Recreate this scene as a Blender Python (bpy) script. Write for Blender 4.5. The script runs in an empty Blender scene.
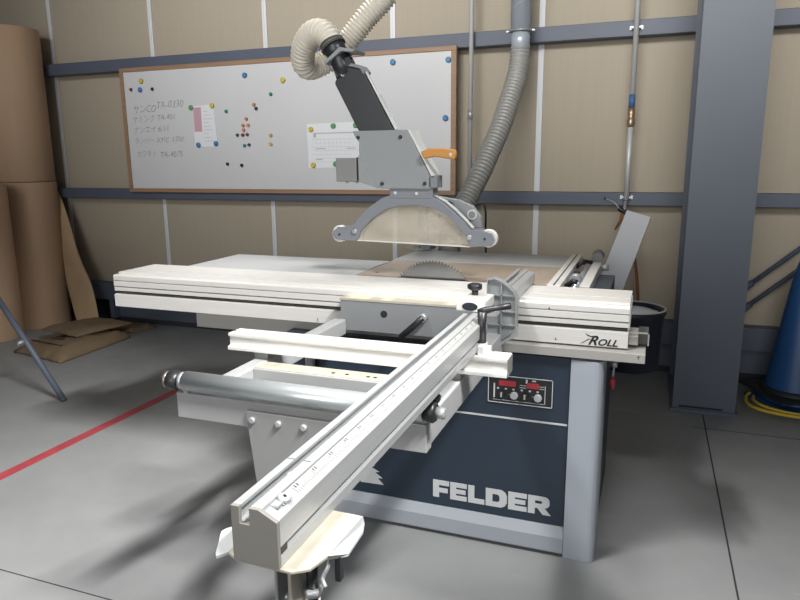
import bpy, bmesh, math, random
from mathutils import Vector, Matrix
random.seed(7)
C = bpy.context.scene.collection
PI = math.pi

# ------------------------------------------------------------------ materials
def new_mat(name):
    m = bpy.data.materials.new(name); m.use_nodes = True
    return m, m.node_tree, m.node_tree.nodes['Principled BSDF']

def mat(name, col, rough=.5, metal=0., bump=0., bscale=40., var=0., vscale=6., stretch=None, emit=0., spec=None, alpha=None):
    m, nt, b = new_mat(name)
    b.inputs['Base Color'].default_value = (*col, 1)
    b.inputs['Roughness'].default_value = rough
    b.inputs['Metallic'].default_value = metal
    if spec is not None: b.inputs['Specular IOR Level'].default_value = spec
    if emit:
        b.inputs['Emission Color'].default_value = (*col, 1); b.inputs['Emission Strength'].default_value = emit
    if bump or var:
        tc = nt.nodes.new('ShaderNodeTexCoord'); mp = nt.nodes.new('ShaderNodeMapping')
        nt.links.new(tc.outputs['Object'], mp.inputs[0])
        if stretch: mp.inputs['Scale'].default_value = stretch
    if var:
        n = nt.nodes.new('ShaderNodeTexNoise'); n.inputs['Scale'].default_value = vscale; n.inputs['Detail'].default_value = 5
        nt.links.new(mp.outputs[0], n.inputs['Vector'])
        r = nt.nodes.new('ShaderNodeMapRange'); r.inputs['From Min'].default_value = .3; r.inputs['From Max'].default_value = .7
        r.inputs['To Min'].default_value = 1-var; r.inputs['To Max'].default_value = 1+var
        nt.links.new(n.outputs['Fac'], r.inputs['Value'])
        mx = nt.nodes.new('ShaderNodeVectorMath'); mx.operation = 'SCALE'; mx.inputs[0].default_value = col
        nt.links.new(r.outputs[0], mx.inputs['Scale']); nt.links.new(mx.outputs[0], b.inputs['Base Color'])
    if bump:
        n = nt.nodes.new('ShaderNodeTexNoise'); n.inputs['Scale'].default_value = bscale; n.inputs['Detail'].default_value = 4
        nt.links.new(mp.outputs[0], n.inputs['Vector'])
        bp = nt.nodes.new('ShaderNodeBump'); bp.inputs['Strength'].default_value = bump; bp.inputs['Distance'].default_value = .01
        nt.links.new(n.outputs['Fac'], bp.inputs['Height']); nt.links.new(bp.outputs[0], b.inputs['Normal'])
    return m

def floor_mat():
    m, nt, b = new_mat('painted_concrete')
    N = nt.nodes.new; L = nt.links.new
    tc = N('ShaderNodeTexCoord')
    n1 = N('ShaderNodeTexNoise'); n1.inputs['Scale'].default_value = 1.3; n1.inputs['Detail'].default_value = 8; n1.inputs['Roughness'].default_value = .65
    L(tc.outputs['Object'], n1.inputs['Vector'])
    cr = N('ShaderNodeValToRGB'); cr.color_ramp.elements[0].position = .3; cr.color_ramp.elements[1].position = .72
    cr.color_ramp.elements[0].color = (.235, .244, .248, 1); cr.color_ramp.elements[1].color = (.315, .324, .328, 1)
    L(n1.outputs['Fac'], cr.inputs[0])
    # small scuffs
    mp = N('ShaderNodeMapping'); mp.inputs['Scale'].default_value = (1.2, 6, 1); mp.inputs['Rotation'].default_value = (0, 0, .5)
    L(tc.outputs['Object'], mp.inputs[0])
    n2 = N('ShaderNodeTexNoise'); n2.inputs['Scale'].default_value = 2.1; n2.inputs['Detail'].default_value = 6
    L(mp.outputs[0], n2.inputs['Vector'])
    r2 = N('ShaderNodeMapRange'); r2.inputs['From Min'].default_value = .68; r2.inputs['From Max'].default_value = .78; r2.inputs['To Max'].default_value = .35
    L(n2.outputs['Fac'], r2.inputs['Value'])
    mx = N('ShaderNodeMix'); mx.data_type = 'RGBA'; mx.inputs['B'].default_value = (.46, .45, .43, 1)
    L(r2.outputs[0], mx.inputs['Factor']); L(cr.outputs[0], mx.inputs['A'])
    L(mx.outputs['Result'], b.inputs['Base Color'])
    n3 = N('ShaderNodeTexNoise'); n3.inputs['Scale'].default_value = 9; n3.inputs['Detail'].default_value = 6
    L(tc.outputs['Object'], n3.inputs['Vector'])
    r3 = N('ShaderNodeMapRange'); r3.inputs['To Min'].default_value = .42; r3.inputs['To Max'].default_value = .68
    L(n3.outputs['Fac'], r3.inputs['Value']); L(r3.outputs[0], b.inputs['Roughness'])
    bp = N('ShaderNodeBump'); bp.inputs['Strength'].default_value = .12; bp.inputs['Distance'].default_value = .006
    L(n3.outputs['Fac'], bp.inputs['Height']); L(bp.outputs[0], b.inputs['Normal'])
    return m

def glass_mat():
    m, nt, b = new_mat('smoky_clear_plastic')
    N = nt.nodes.new; L = nt.links.new
    b.inputs['Base Color'].default_value = (.80, .77, .70, 1); b.inputs['Roughness'].default_value = .25
    tr = N('ShaderNodeBsdfTransparent'); tr.inputs[0].default_value = (.93, .91, .88, 1)
    tc = N('ShaderNodeTexCoord'); n = N('ShaderNodeTexNoise'); n.inputs['Scale'].default_value = 5; n.inputs['Detail'].default_value = 4
    mp = N('ShaderNodeMapping'); mp.inputs['Scale'].default_value = (1, 1, 2.2)
    L(tc.outputs['Object'], mp.inputs[0]); L(mp.outputs[0], n.inputs['Vector'])
    r = N('ShaderNodeMapRange'); r.inputs['From Min'].default_value = .3; r.inputs['From Max'].default_value = .7; r.inputs['To Min'].default_value = .14; r.inputs['To Max'].default_value = .36
    L(n.outputs['Fac'], r.inputs['Value'])
    mx = N('ShaderNodeMixShader'); L(r.outputs[0], mx.inputs[0]); L(tr.outputs[0], mx.inputs[1]); L(b.outputs[0], mx.inputs[2])
    L(mx.outputs[0], nt.nodes['Material Output'].inputs['Surface'])
    return m

M = dict(
    floor=floor_mat(),
    wall=mat('beige_wall_panel', (.40, .352, .278), .8, bump=.12, bscale=50, var=.02, vscale=10, stretch=(9, 9, .25)),
    seam=mat('white_joint_strip', (.68, .70, .74), .45),
    steel_blue=mat('blue_grey_painted_steel', (.094, .114, .150), .45, var=.05, vscale=3),
    girt=mat('slate_painted_girt', (.085, .103, .145), .5, var=.06, vscale=3),
    dark=mat('painted_dark_void', (.012, .016, .026), .8),
    curb=mat('dark_curb', (.03, .035, .042), .8, var=.1),
    white_alu=mat('bright_anodised_aluminium', (.80, .79, .765), .36, .35, var=.03, vscale=8, stretch=(.6, 12, 12)),
    alu_y=mat('anodised_aluminium_fence', (.45, .465, .475), .36, .5, var=.03, vscale=8, stretch=(12, .6, 12)),
    ledge=mat('grey_anodised_ledge', (.42, .41, .39), .45, .3),
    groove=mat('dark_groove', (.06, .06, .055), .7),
    table=mat('light_grey_table', (.44, .455, .465), .45, .15, var=.03, vscale=4),
    cast=mat('brownish_cast_iron', (.42, .345, .275), .38, .35, var=.1, vscale=5, stretch=(3, 1, 1)),
    navy=mat('navy_painted_panel', (.019, .033, .055), .42),
    grey_paint=mat('light_grey_paint', (.36, .40, .455), .45),
    plinth=mat('plinth_grey_paint', (.33, .36, .41), .45),
    frame=mat('outrigger_grey_paint', (.37, .38, .385), .42, .1, var=.03),
    gusset=mat('warm_grey_sheet', (.24, .243, .245), .5, .1),
    endcap=mat('end_cap_grey', (.19, .185, .17), .55),  # dark grey-brown, shade on the end faces is put into the colour
    cream=mat('worn_cream_metal', (.42, .395, .33), .45, .1, var=.10, vscale=22),
    steel=mat('bright_steel', (.52, .56, .58), .28, .65, var=.05, vscale=6, stretch=(.4, 20, 20)),
    zinc=mat('zinc_steel', (.42, .44, .455), .36, .45, var=.1, vscale=8),
    duct=mat('galvanised_duct', (.50, .56, .63), .36, .25, var=.10, vscale=5),
    dark_chrome=mat('dark_chrome', (.22, .19, .18), .3, .6),
    blade=mat('saw_blade_steel', (.20, .20, .197), .22, .85, var=.12, vscale=7),
    tooth=mat('carbide_tooth', (.20, .17, .14), .45, .5),
    black=mat('black_plastic', (.016, .017, .019), .4),
    black_soft=mat('black_metal_arm', (.020, .022, .027), .38),
    guard=mat('grey_guard_casting', (.19, .205, .23), .48),
    guard_light=mat('light_guard_housing', (.245, .262, .272), .48),
    boxgrey=mat('switch_box_grey', (.20, .208, .205), .55),
    rim=mat('pale_edge', (.58, .60, .60), .4, .2),
    nylon=mat('white_nylon', (.66, .66, .64), .5),
    white=mat('white_paint', (.47, .49, .505), .4),
    print_white=mat('silver_print', (.56, .58, .60), .5),
    red=mat('red_display', (.38, .035, .045), .35),
    orange=mat('orange_plastic', (.50, .23, .045), .45),
    hose_white=mat('cream_corrugated_hose', (.62, .585, .51), .5),
    hose_grey=mat('grey_corrugated_hose', (.38, .38, .36), .45, .1),
    board=mat('whiteboard_enamel', (.62, .635, .65), .22, var=.02, vscale=2),
    wood=mat('wooden_board_frame', (.31, .19, .115), .5, var=.10, vscale=10, stretch=(.5, 5, 5)),
    ink=mat('black_marker_ink', (.19, .195, .21), .7),
    paper=mat('white_paper', (.74, .76, .80), .7),
    pink=mat('pink_paper_strip', (.55, .34, .40), .7),
    tick=mat('dark_tick_print', (.05, .05, .055), .6),
    print_grey=mat('grey_drawing_lines', (.42, .43, .46), .7),
    cardboard=mat('brown_paper_roll', (.56, .385, .255), .7, bump=.15, bscale=12, var=.06, vscale=3, stretch=(3, 3, .4)),
    kraft=mat('kraft_paper', (.50, .36, .22), .75, bump=.5, bscale=14, var=.08, vscale=5),
    bag=mat('brown_paper_bag', (.20, .145, .088), .8, bump=.7, bscale=16, var=.12, vscale=6),
    cone=mat('blue_cone_plastic', (.022, .085, .24), .42),
    cone_base=mat('black_rubber', (.02, .021, .024), .6),
    rope=mat('yellow_cord', (.62, .46, .04), .6),
    redline=mat('red_floor_paint', (.40, .06, .075), .6, var=.15, vscale=12),
    joint=mat('floor_joint_gap', (.03, .03, .032), .9),
    bin=mat('navy_bin_plastic', (.010, .014, .026), .4),
    plate_grey=mat('mounting_plate_grey', (.21, .222, .235), .45),
    rust=mat('rusty_orange', (.26, .09, .035), .6),
    blue=mat('blue_tape', (.05, .13, .30), .5),
    brass=mat('brass_fitting', (.42, .30, .20), .4, .7),
    glass=glass_mat(),
    tape=mat('pale_scale_tape', (.29, .295, .29), .5),
    dust=mat('sawdust_stain', (.60, .55, .42), .8),
)

# ------------------------------------------------------------------ builders
def wloc(o):
    v = Vector((0, 0, 0))
    while o: v = v + o.location; o = o.parent
    return v

class MB:
    def __init__(s): s.v = []; s.f = []; s.smooth = []
    def add(s, vs, fs, smooth=False):
        n = len(s.v); s.v += [Vector(v) for v in vs]
        s.f += [tuple(i+n for i in f) for f in fs]; s.smooth += [smooth]*len(fs); return s
    def box(s, x0, x1, y0, y1, z0, z1):
        vs = [(x, y, z) for z in (z0, z1) for y in (y0, y1) for x in (x0, x1)]
        return s.add(vs, [(0,2,3,1), (4,5,7,6), (0,1,5,4), (2,6,7,3), (0,4,6,2), (1,3,7,5)])
    def prism(s, poly, axis, a0, a1, smooth=False):
        """poly = coordinates in the two other axes (x<y<z order)"""
        def P(p, a):
            q = list(p); q.insert(axis, a); return tuple(q)
        n = len(poly)
        vs = [P(p, a0) for p in poly]+[P(p, a1) for p in poly]
        s.add(vs, [tuple(range(n))[::-1], tuple(range(n, 2*n))])
        k = len(s.v)-2*n
        for i in range(n):
            s.f.append((k+i, k+(i+1) % n, k+n+(i+1) % n, k+n+i)); s.smooth.append(smooth)
        return s
    def rings(s, rings, cap=True, smooth=True, close=False):
        n = len(rings[0]); k = len(s.v)
        for r in rings: s.v += [Vector(p) for p in r]
        m = len(rings)
        for j in range(m if close else m-1):
            for i in range(n):
                a = k+j*n; b = k+((j+1) % m)*n
                s.f.append((a+i, a+(i+1) % n, b+(i+1) % n, b+i)); s.smooth.append(smooth)
        if cap and not close:
            s.f.append(tuple(range(k, k+n))[::-1]); s.smooth.append(False)
            s.f.append(tuple(range(k+(m-1)*n, k+m*n))); s.smooth.append(False)
        return s
    def tube(s, pts, rad, seg=16, cap=True):
        pts = [Vector(p) for p in pts]; rings = []; up = None
        for i, p in enumerate(pts):
            t = (pts[min(i+1, len(pts)-1)]-pts[max(i-1, 0)]).normalized()
            if up is None:
                up = Vector((0, 0, 1)) if abs(t.z) < .9 else Vector((1, 0, 0))
            a = t.cross(up)
            if a.length < 1e-4: a = t.orthogonal()
            a.normalize(); up = a.cross(t).normalized()
            r = rad[i] if isinstance(rad, (list, tuple)) else rad
            rings.append([p+(a*math.cos(2*PI*k/seg)+up*math.sin(2*PI*k/seg))*r for k in range(seg)])
        return s.rings(rings, cap)
    def cyl(s, p0, p1, r, seg=24): return s.tube([p0, p1], r, seg)
    def lathe(s, prof, cx, cy, seg=48, cap=True):
        return s.rings([[(cx+r*math.cos(2*PI*k/seg), cy+r*math.sin(2*PI*k/seg), z) for k in range(seg)] for r, z in prof], cap)
    def build(s, name, m, parent=None, bevel=0., origin=None):
        me = bpy.data.meshes.new(name)
        o = bpy.data.objects.new(name, me); C.objects.link(o)
        if parent is not None:
            o.parent = parent; off = wloc(parent)
        else:
            if origin is None:
                xs = [v.x for v in s.v]; ys = [v.y for v in s.v]; zs = [v.z for v in s.v]
                origin = ((min(xs)+max(xs))/2, (min(ys)+max(ys))/2, min(zs))
            off = Vector(origin); o.location = off
        me.from_pydata([v-off for v in s.v], [], s.f)
        bm = bmesh.new(); bm.from_mesh(me); bmesh.ops.recalc_face_normals(bm, faces=bm.faces); bm.to_mesh(me); bm.free()
        for p, sm in zip(me.polygons, s.smooth): p.use_smooth = sm
        me.materials.append(m if not isinstance(m, str) else M[m])
        if bevel:
            b = o.modifiers.new('bevel', 'BEVEL'); b.width = bevel; b.segments = 2; b.limit_method = 'ANGLE'; b.angle_limit = math.radians(40)
        return o

def tag(o, label=None, cat=None, group=None, kind=None):
    if label: o['label'] = label
    if cat: o['category'] = cat
    if group: o['group'] = group
    if kind: o['kind'] = kind
    return o
def empty(name, loc, label, cat, group=None):
    o = bpy.data.objects.new(name, None); C.objects.link(o); o.location = loc; o.empty_display_size = .1
    return tag(o, label, cat, group)
def bez(pts, n=8):
    """Catmull-Rom through the points"""
    P = [Vector(p) for p in pts]; P = [P[0]*2-P[1]]+P+[P[-1]*2-P[-2]]; out = []
    for i in range(1, len(P)-2):
        for k in range(n):
            t = k/n; a, b, c, d = P[i-1:i+3]
            out.append(.5*((2*b)+(c-a)*t+(2*a-5*b+4*c-d)*t*t+(3*b-a-3*c+d)*t**3))
    out.append(P[-2]); return out
def resample(pts, step):
    out = [pts[0]]; acc = 0
    for a, b in zip(pts, pts[1:]):
        L = (b-a).length; d = step-acc
        while d <= L:
            out.append(a.lerp(b, d/L)); d += step
        acc = L-(d-step)
    return out
def corrugated(pts, r, pitch, depth, seg=28):
    P = resample(bez(pts, 24), pitch/4)
    rad = [r-(depth if i % 4 in (2,) else depth*.5 if i % 4 in (1, 3) else 0) for i in range(len(P))]
    return MB().tube(P, rad, seg)
def text_mesh(body, size, thick, name, m, parent, to_world, shear=0., offset=0., xscale=1.):
    """lettering from the built-in font; to_world maps local (x,y,z) to world"""
    cu = bpy.data.curves.new(name, 'FONT'); cu.body = body; cu.size = size; cu.extrude = thick; cu.shear = shear; cu.offset = offset; cu.resolution_u = 4
    t = bpy.data.objects.new('tmp', cu); C.objects.link(t)
    dg = bpy.context.evaluated_depsgraph_get(); me = bpy.data.meshes.new_from_object(t.evaluated_get(dg))
    bpy.data.objects.remove(t)
    mb = MB(); mb.v = [Vector(to_world(v.co.x*xscale, v.co.y, v.co.z)) for v in me.vertices]
    mb.f = [tuple(p.vertices) for p in me.polygons]; mb.smooth = [False]*len(mb.f)
    return mb.build(name, m, parent)

# ------------------------------------------------------------------ setting
def struct(o): o['kind'] = 'structure'; return o
WY = 4.45   # wall panel plane
struct(MB().box(-9, 5, -4.5, WY+.15, -.12, 0).build('floor', 'floor'))
struct(MB().box(-9, 5, WY, WY+.12, .03, 5.2).build('wall_back', 'wall'))
struct(MB().box(-9, 5, WY-.012, WY+.02, 0, .045).build('baseboard_back', 'curb'))
k = 1
for x in (-6.70, -5.70, -4.694, -3.686, -2.679, -1.693, -.699, .30, 1.30, 2.30):
    m = MB()
    for dx in (-.017, .005): m.box(x+dx, x+dx+.013, WY-.008, WY+.001, .03, 5.2)
    m.box(x-.006, x+.006, WY-.004, WY+.001, .03, 5.2)
    struct(m.build('trim_%d' % k, 'seam')); k += 1
def girt(z0, z1):
    global k
    # lipped channel: face plate with lips above and below
    m = MB().prism([(4.35, z0), (4.35, z1), (WY, z1), (WY, z1-.006), (4.358, z1-.006), (4.358, z0+.006), (WY, z0+.006), (WY, z0)], 0, -9, 5)
    struct(m.build('trim_%d' % k, 'girt', bevel=.003)); k += 1
girt(2.048, 2.136); girt(1.064, 1.142); girt(3.05, 3.14); girt(.207, .347)
# lower recess: panel and a dark sheet painting the shade of an opening at the left
struct(MB().box(-4.235, 5, 4.425, WY, .045, .215).build('trim_%d' % k, 'steel_blue')); k += 1
struct(MB().box(-4.28, -4.235, 4.36, WY, .045, .215).build('trim_%d' % k, 'girt')); k += 1
struct(MB().box(-9, -4.28, 4.435, WY, .045, .215).build('trim_%d' % k, 'dark')); k += 1
# floor joints and the painted line
struct(MB().box(.334, .340, -4.5, 4.43, 0, .0008).build('trim_%d' % k, 'joint')); k += 1
struct(MB().box(.28, 5, 3.519, 3.523, 0, .0006).build('trim_%d' % k, 'joint')); k += 1
struct(MB().box(-9, .334, 1.423, 1.427, 0, .0008).build('trim_%d' % k, 'joint')); k += 1
tag(MB().box(-2.635, -2.575, -4.5, 3.12, 0, .0012).build('floor_line', 'redline'), 'long straight red line painted on the grey floor, left of the saw', 'floor line')

# steel column: wide-flange section
col = empty('steel_column', (.338, 4.03, 0), 'thick blue-grey steel column standing at right in front of the beige wall', 'column')
MB().prism([(.183, 3.73), (.492, 3.73), (.492, 3.748), (.345, 3.748), (.345, 4.332), (.492, 4.332), (.492, 4.35), (.183, 4.35), (.183, 4.332), (.333, 4.332), (.333, 3.748), (.183, 3.748)], 2, 0, 5.2).build('web_and_flanges', 'steel_blue', col)
MB().box(.172, .505, 3.715, 4.36, 0, .022).build('base_plate', 'steel_blue', col, bevel=.002)
MB().box(.215, .430, 3.7285, 3.730, .028, .038).build('weld_slot', 'dark', col)
# diagonal braces right of the column
for (a, b, lab) in (((.500, 4.38, .525), (1.60, 4.38, 1.55), 'upper of the two dark diagonal brace rods right of the column'),
               ((.500, 4.38, .392), (1.60, 4.38, 1.43), 'lower of the two dark diagonal brace rods right of the column')):
    t = empty('brace_rod', a, lab, 'brace rod')
    A = Vector(a); B = Vector(b); d = (B-A).normalized()
    MB().cyl(A+d*.02, B, .013).build('rod', 'girt', t)
    MB().cyl(A+d*.02, A+d*.14, .020).build('turnbuckle', 'girt', t)
    MB().box(A.x-.01, A.x+.04, A.y-.006, A.y+.006, A.z-.05, A.z+.03).build('gusset_plate', 'girt', t)

# wall pipes
p = empty('conduit_pipe', (-1.115, 4.31, 1.06), 'thin galvanised conduit pipe just right of the whiteboard, running up the wall', 'pipe')
MB().cyl((-1.115, 4.31, .95), (-1.115, 4.31, 5.2), .014).build('pipe', 'rim', p)
MB().cyl((-1.115, 4.31, 1.60), (-1.115, 4.31, 1.66), .018).build('coupling', 'zinc', p)
MB().box(-1.145, -1.085, 4.335, 4.35, 1.10, 1.12).build('pipe_clip', 'zinc', p)
p = empty('air_drop_pipe', (-.137, 4.31, 1.1), 'steel air pipe with blue tape and brass joint, left of the column', 'pipe')
MB().cyl((-.137, 4.31, 1.10), (-.137, 4.31, 1.56), .015).build('lower_pipe', 'rim', p)
MB().cyl((-.137, 4.31, 1.62), (-.137, 4.31, 5.2), .015).build('upper_pipe', 'rim', p)
MB().cyl((-.137, 4.31, 1.64), (-.137, 4.31, 1.715), .0175).build('blue_tape', 'blue', p)
MB().tube([(-.137, 4.31, 1.53), (-.137, 4.31, 1.545), (-.137, 4.31, 1.575), (-.137, 4.31, 1.58), (-.137, 4.31, 1.60), (-.137, 4.31, 1.64)], [.018, .024, .024, .018, .022, .020], 8).build('union_joint', 'brass', p)
for z in (1.115, 2.09):
    q = MB()
    q.box(-.150, -.124, 4.345, 4.35, z-.005, z+.005)
    for sx in (-1, 1): q.box(-.137+sx*.030-.007, -.137+sx*.030+.007, 4.338, 4.35, z-.011, z+.011).box(-.137+sx*.022-.006, -.137+sx*.022+.006, 4.315, 4.35, z-.005, z+.005)
    q.build('pipe_clip', 'rim', p)
# air gun hanging at the end of the pipe
g = empty('air_blow_gun', (-.17, 4.25, 1.0), 'air blow gun with dark nozzle and rusty orange trigger hanging at the pipe end', 'air gun')
MB().tube([(-.137, 4.31, 1.10), (-.140, 4.29, 1.075), (-.142, 4.25, 1.05), (-.142, 4.25, 1.03)], .009).build('coupler', 'zinc', g)
MB().tube(bez([(-.105, 4.25, 1.015), (-.145, 4.25, 1.035), (-.172, 4.25, 1.055)]), [.014]*9+[.016]*8).build('gun_body', 'black', g)
MB().tube(bez([(-.172, 4.25, 1.055), (-.205, 4.25, 1.09), (-.250, 4.24, 1.110)]), .0035).build('nozzle', 'zinc', g)
MB().cyl((-.250, 4.24, 1.110), (-.263, 4.24, 1.112), .007).build('nozzle_tip', 'black', g)
MB().tube([(-.150, 4.25, 1.03), (-.160, 4.25, .98), (-.188, 4.25, .925)], [.010, .009, .006]).build('trigger', 'rust', g)
MB().tube(bez([(-.115, 4.25, 1.02), (-.10, 4.25, .97), (-.09, 4.25, .90), (-.075, 4.26, .80), (-.045, 4.28, .62), (-.03, 4.30, .40), (-.06, 4.32, .10)]), .009).build('air_hose', 'rust', g)

# ------------------------------------------------------------------ whiteboard
wb = empty('whiteboard', (-2.565, 4.33, 1.118), 'large wooden-framed whiteboard with handwriting, mounted on the wall beams', 'whiteboard')
X0, X1, Z0, Z1 = -3.918, -1.213, 1.118, 2.060
m = MB().box(X0, X1, 4.318, 4.35, Z1-.030, Z1).box(X0, X1, 4.318, 4.35, Z0, Z0+.030).box(X0, X0+.034, 4.318, 4.35, Z0+.03, Z1-.03).box(X1-.036, X1, 4.318, 4.35, Z0+.03, Z1-.03)
m.build('frame', 'wood', wb, bevel=.003)
MB().box(X0+.03, X1-.03, 4.326, 4.349, Z0+.025, Z1-.025).build('writing_surface', 'board', wb)
hw = [('\u30b5\u30f3CO', -3.824, 1.722, .060), ('TA-0330', -3.60, 1.752, .058), ('\u30b1\u30df\u30f3\u30af', -3.834, 1.652, .050), ('TA-401', -3.60, 1.665, .046),
      ('\u30ca\u30f3\u30a8\u30a4', -3.834, 1.572, .052), ('6/11', -3.60, 1.578, .052), ('\u30e9\u30f3\u30d0\u30fc', -3.834, 1.492, .046), ('XMC 1700', -3.62, 1.495, .047),
      ('\u30ab\u30ef\u30e2\u30c8', -3.82, 1.392, .046), ('TA-4075', -3.60, 1.385, .050)]
for i, (body, x, z, s) in enumerate(hw):
    text_mesh(body, s*1.25, .0002, 'handwriting', 'ink', wb, lambda a, b, c, x=x, z=z: (x+a+.18*b+.003*math.sin(b*170+a*40), 4.3255-c, z+b+a*.03+.003*math.sin(a*95+i)), offset=-.0011, xscale=.98 if i % 2 else .85)
# notes held by magnets
def sheet(poly, y0, y1): return MB().prism(poly, 1, y0, y1)
n = empty('paper_note', (-3.16, 4.324, 1.46), 'white note sheet with a pink strip pinned on the left half of the whiteboard', 'paper')
sheet([(-3.262, 1.462), (-3.057, 1.459), (-3.075, 1.766), (-3.258, 1.756)], 4.3238, 4.3255).build('sheet', 'paper', n)
sheet([(-3.255, 1.572), (-3.188, 1.572), (-3.186, 1.749), (-3.256, 1.746)], 4.3228, 4.3236).build('pink_strip', 'pink', n)
m = MB()
for i in range(9): m.box(-3.17, -3.09-.02*(i % 3), 4.3232, 4.3237, 1.50+i*.027, 1.503+i*.027)
m.build('printed_lines', 'print_grey', n)
n = empty('floor_plan_drawing', (-2.07, 4.324, 1.30), 'wide technical drawing sheet pinned on the whiteboard behind the saw guard box', 'paper')
sheet([(-2.30, 1.298), (-1.85, 1.305), (-1.85, 1.610), (-2.304, 1.604)], 4.3238, 4.3255).build('sheet', 'paper', n)
m = MB().box(-2.25, -1.90, 4.3228, 4.3236, 1.535, 1.542)
m.box(-2.254, -2.235, 4.3226, 4.3236, 1.51, 1.542)
for i in range(7): m.box(-2.27+.02*(i % 2), -1.90-.03*(i % 3), 4.3232, 4.3237, 1.34+i*.026, 1.3415+i*.026)
for i in range(12): m.box(-2.26+i*.031, -2.259+i*.031, 4.3232, 4.3237, 1.42, 1.50)
m.box(-2.24, -2.16, 4.323, 4.3237, 1.43, 1.436).box(-2.0, -1.93, 4.323, 4.3237, 1.43, 1.436).box(-2.24, -2.19, 4.323, 4.3237, 1.355, 1.362)
m.build('drawn_lines', 'print_grey', n)
colors = dict(yellow=(.58, .47, .06), blue=(.05, .20, .42), green=(.10, .30, .13), teal=(.03, .22, .20), orange=(.62, .22, .12), maroon=(.20, .03, .06), navy=(.03, .05, .14), black=(.03, .02, .03), ochre=(.52, .33, .10), violet=(.09, .16, .52))
MC = {k_: mat('magnet_'+k_, v, .4) for k_, v in colors.items()}
MAG = [((-3.715, 1.958), 'yellow', 1, 'yellow magnet in the top left corner of the whiteboard'),
 ((-3.817, 1.901), 'maroon', 0, 'small dark red magnet, leftmost on the whiteboard'),
 ((-3.731, 1.895), 'violet', 1, 'violet-blue magnet below the yellow one at the top left of the whiteboard'),
 ((-3.615, 1.896), 'black', 0, 'small black magnet right of the violet-blue one at the whiteboard top left'),
 ((-3.273, 1.747), 'green', 1, 'green magnet at the top left corner of the pink-striped note'),
 ((-3.085, 1.756), 'yellow', 1, 'yellow magnet at the top right corner of the pink-striped note'),
 ((-3.229, 1.474), 'blue', 1, 'blue magnet at the bottom left corner of the pink-striped note'),
 ((-3.071, 1.481), 'blue', 1, 'blue magnet at the bottom right corner of the pink-striped note'),
 ((-2.790, 1.956), 'blue', 1, 'blue magnet alone near the top middle of the whiteboard'),
 ((-2.479, 1.907), 'yellow', 1, 'yellow magnet just left of the looped white hose'),
 ((-2.581, 1.817), 'teal', 0, 'small teal magnet below and left of the yellow one by the hose loop'),
 ((-2.725, 1.750), 'orange', 0, 'small orange magnet touching a dark one, above the magnet cluster'),
 ((-2.708, 1.722), 'black', 0, 'small dark magnet touching an orange one, above the magnet cluster'),
 ((-2.963, 1.711), 'teal', 0, 'small teal magnet right of the pink-striped note'),
 ((-2.796, 1.653), 'orange', 0, 'orange magnet, topmost of the middle cluster'),
 ((-2.826, 1.608), 'orange', 0, 'orange magnet, left of the side-by-side pair in the middle cluster'),
 ((-2.782, 1.607), 'orange', 0, 'orange magnet, right of the side-by-side pair in the middle cluster'),
 ((-2.823, 1.574), 'orange', 0, 'orange magnet, lowest orange one of the middle cluster'),
 ((-2.878, 1.540), 'navy', 0, 'small navy magnet left of the two dark red ones'),
 ((-2.832, 1.539), 'maroon', 0, 'small dark red magnet, left one of the pair in the cluster'),
 ((-2.794, 1.541), 'maroon', 0, 'small dark red magnet, right one of the pair in the cluster'),
 ((-2.822, 1.463), 'teal', 0, 'small teal magnet of the pair below the cluster'),
 ((-2.783, 1.468), 'navy', 0, 'small navy magnet of the pair below the cluster'),
 ((-2.597, 1.532), 'ochre', 0, 'ochre magnet, upper of the two right of the cluster'),
 ((-2.600, 1.470), 'ochre', 0, 'ochre magnet, lower of the two right of the cluster'),
 ((-2.979, 1.332), 'black', 0, 'small black magnet, left of the lowest pair on the whiteboard'),
 ((-2.855, 1.321), 'black', 0, 'small black magnet, right of the lowest pair on the whiteboard'),
 ((-2.270, 1.565), 'yellow', 1, 'yellow magnet at the top left corner of the technical drawing'),
 ((-2.096, 1.585), 'green', 1, 'green magnet at the top middle of the technical drawing'),
 ((-1.926, 1.587), 'green', 1, 'green magnet at the top of the drawing beside the black saw arm'),
 ((-2.261, 1.318), 'yellow', 1, 'yellow magnet at the bottom left corner of the technical drawing'),
 ((-2.086, 1.326), 'green', 1, 'green magnet at the bottom of the drawing beside the grey switch box'),
 ((-1.648, 1.982), 'blue', 1, 'blue magnet at the whiteboard top, right of the black saw arm'),
 ((-1.267, 1.975), 'blue', 1, 'blue magnet in the top right corner of the whiteboard'),
 ((-1.285, 1.615), 'blue', 1, 'blue magnet on the right edge of the whiteboard, above the orange handle')]
for (x, z), c, big, lab in MAG:
    r = .019 if big else .0125
    m = MB().tube([(x, 4.3225, z), (x, 4.316, z), (x, 4.312, z), (x, 4.310, z)], [r, r, r*.85, r*.6], 16)
    tag(m.build('magnet', MC[c], origin=(x, 4.3225, z)), lab, 'magnet', 'round magnets on the whiteboard')

# ------------------------------------------------------------------ paper rolls and bags at left
def paper_roll(x, y, z0, z1, r, label):
    t = empty('paper_roll', (x, y, z0), label, 'paper roll', 'upright brown paper rolls at the left')
    MB().lathe([(r-.003, z0), (r, z0+.003), (r, z1-.004), (r-.004, z1), (.055, z1), (.055, z1-.06)], x, y, 72, cap=False).build('paper', 'cardboard', t)
    MB().lathe([(.045, z0+.002), (.052, z0+.002), (.052, z1+.004), (.045, z1+.004), (.045, z0+.002)], x, y, 40, cap=False).build('core_tube', 'cardboard', t)
    return t
paper_roll(-4.815, 3.68, 0, 1.195, .215, 'tall brown paper roll standing on the floor at the left edge, in front')
paper_roll(-4.835, 4.16, 0, 1.20, .225, 'tall brown paper roll standing on the floor behind the front one')
paper_roll(-4.842, 4.16, 1.2045, 2.385, .225, 'brown paper roll standing on top of the rear roll')

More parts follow.
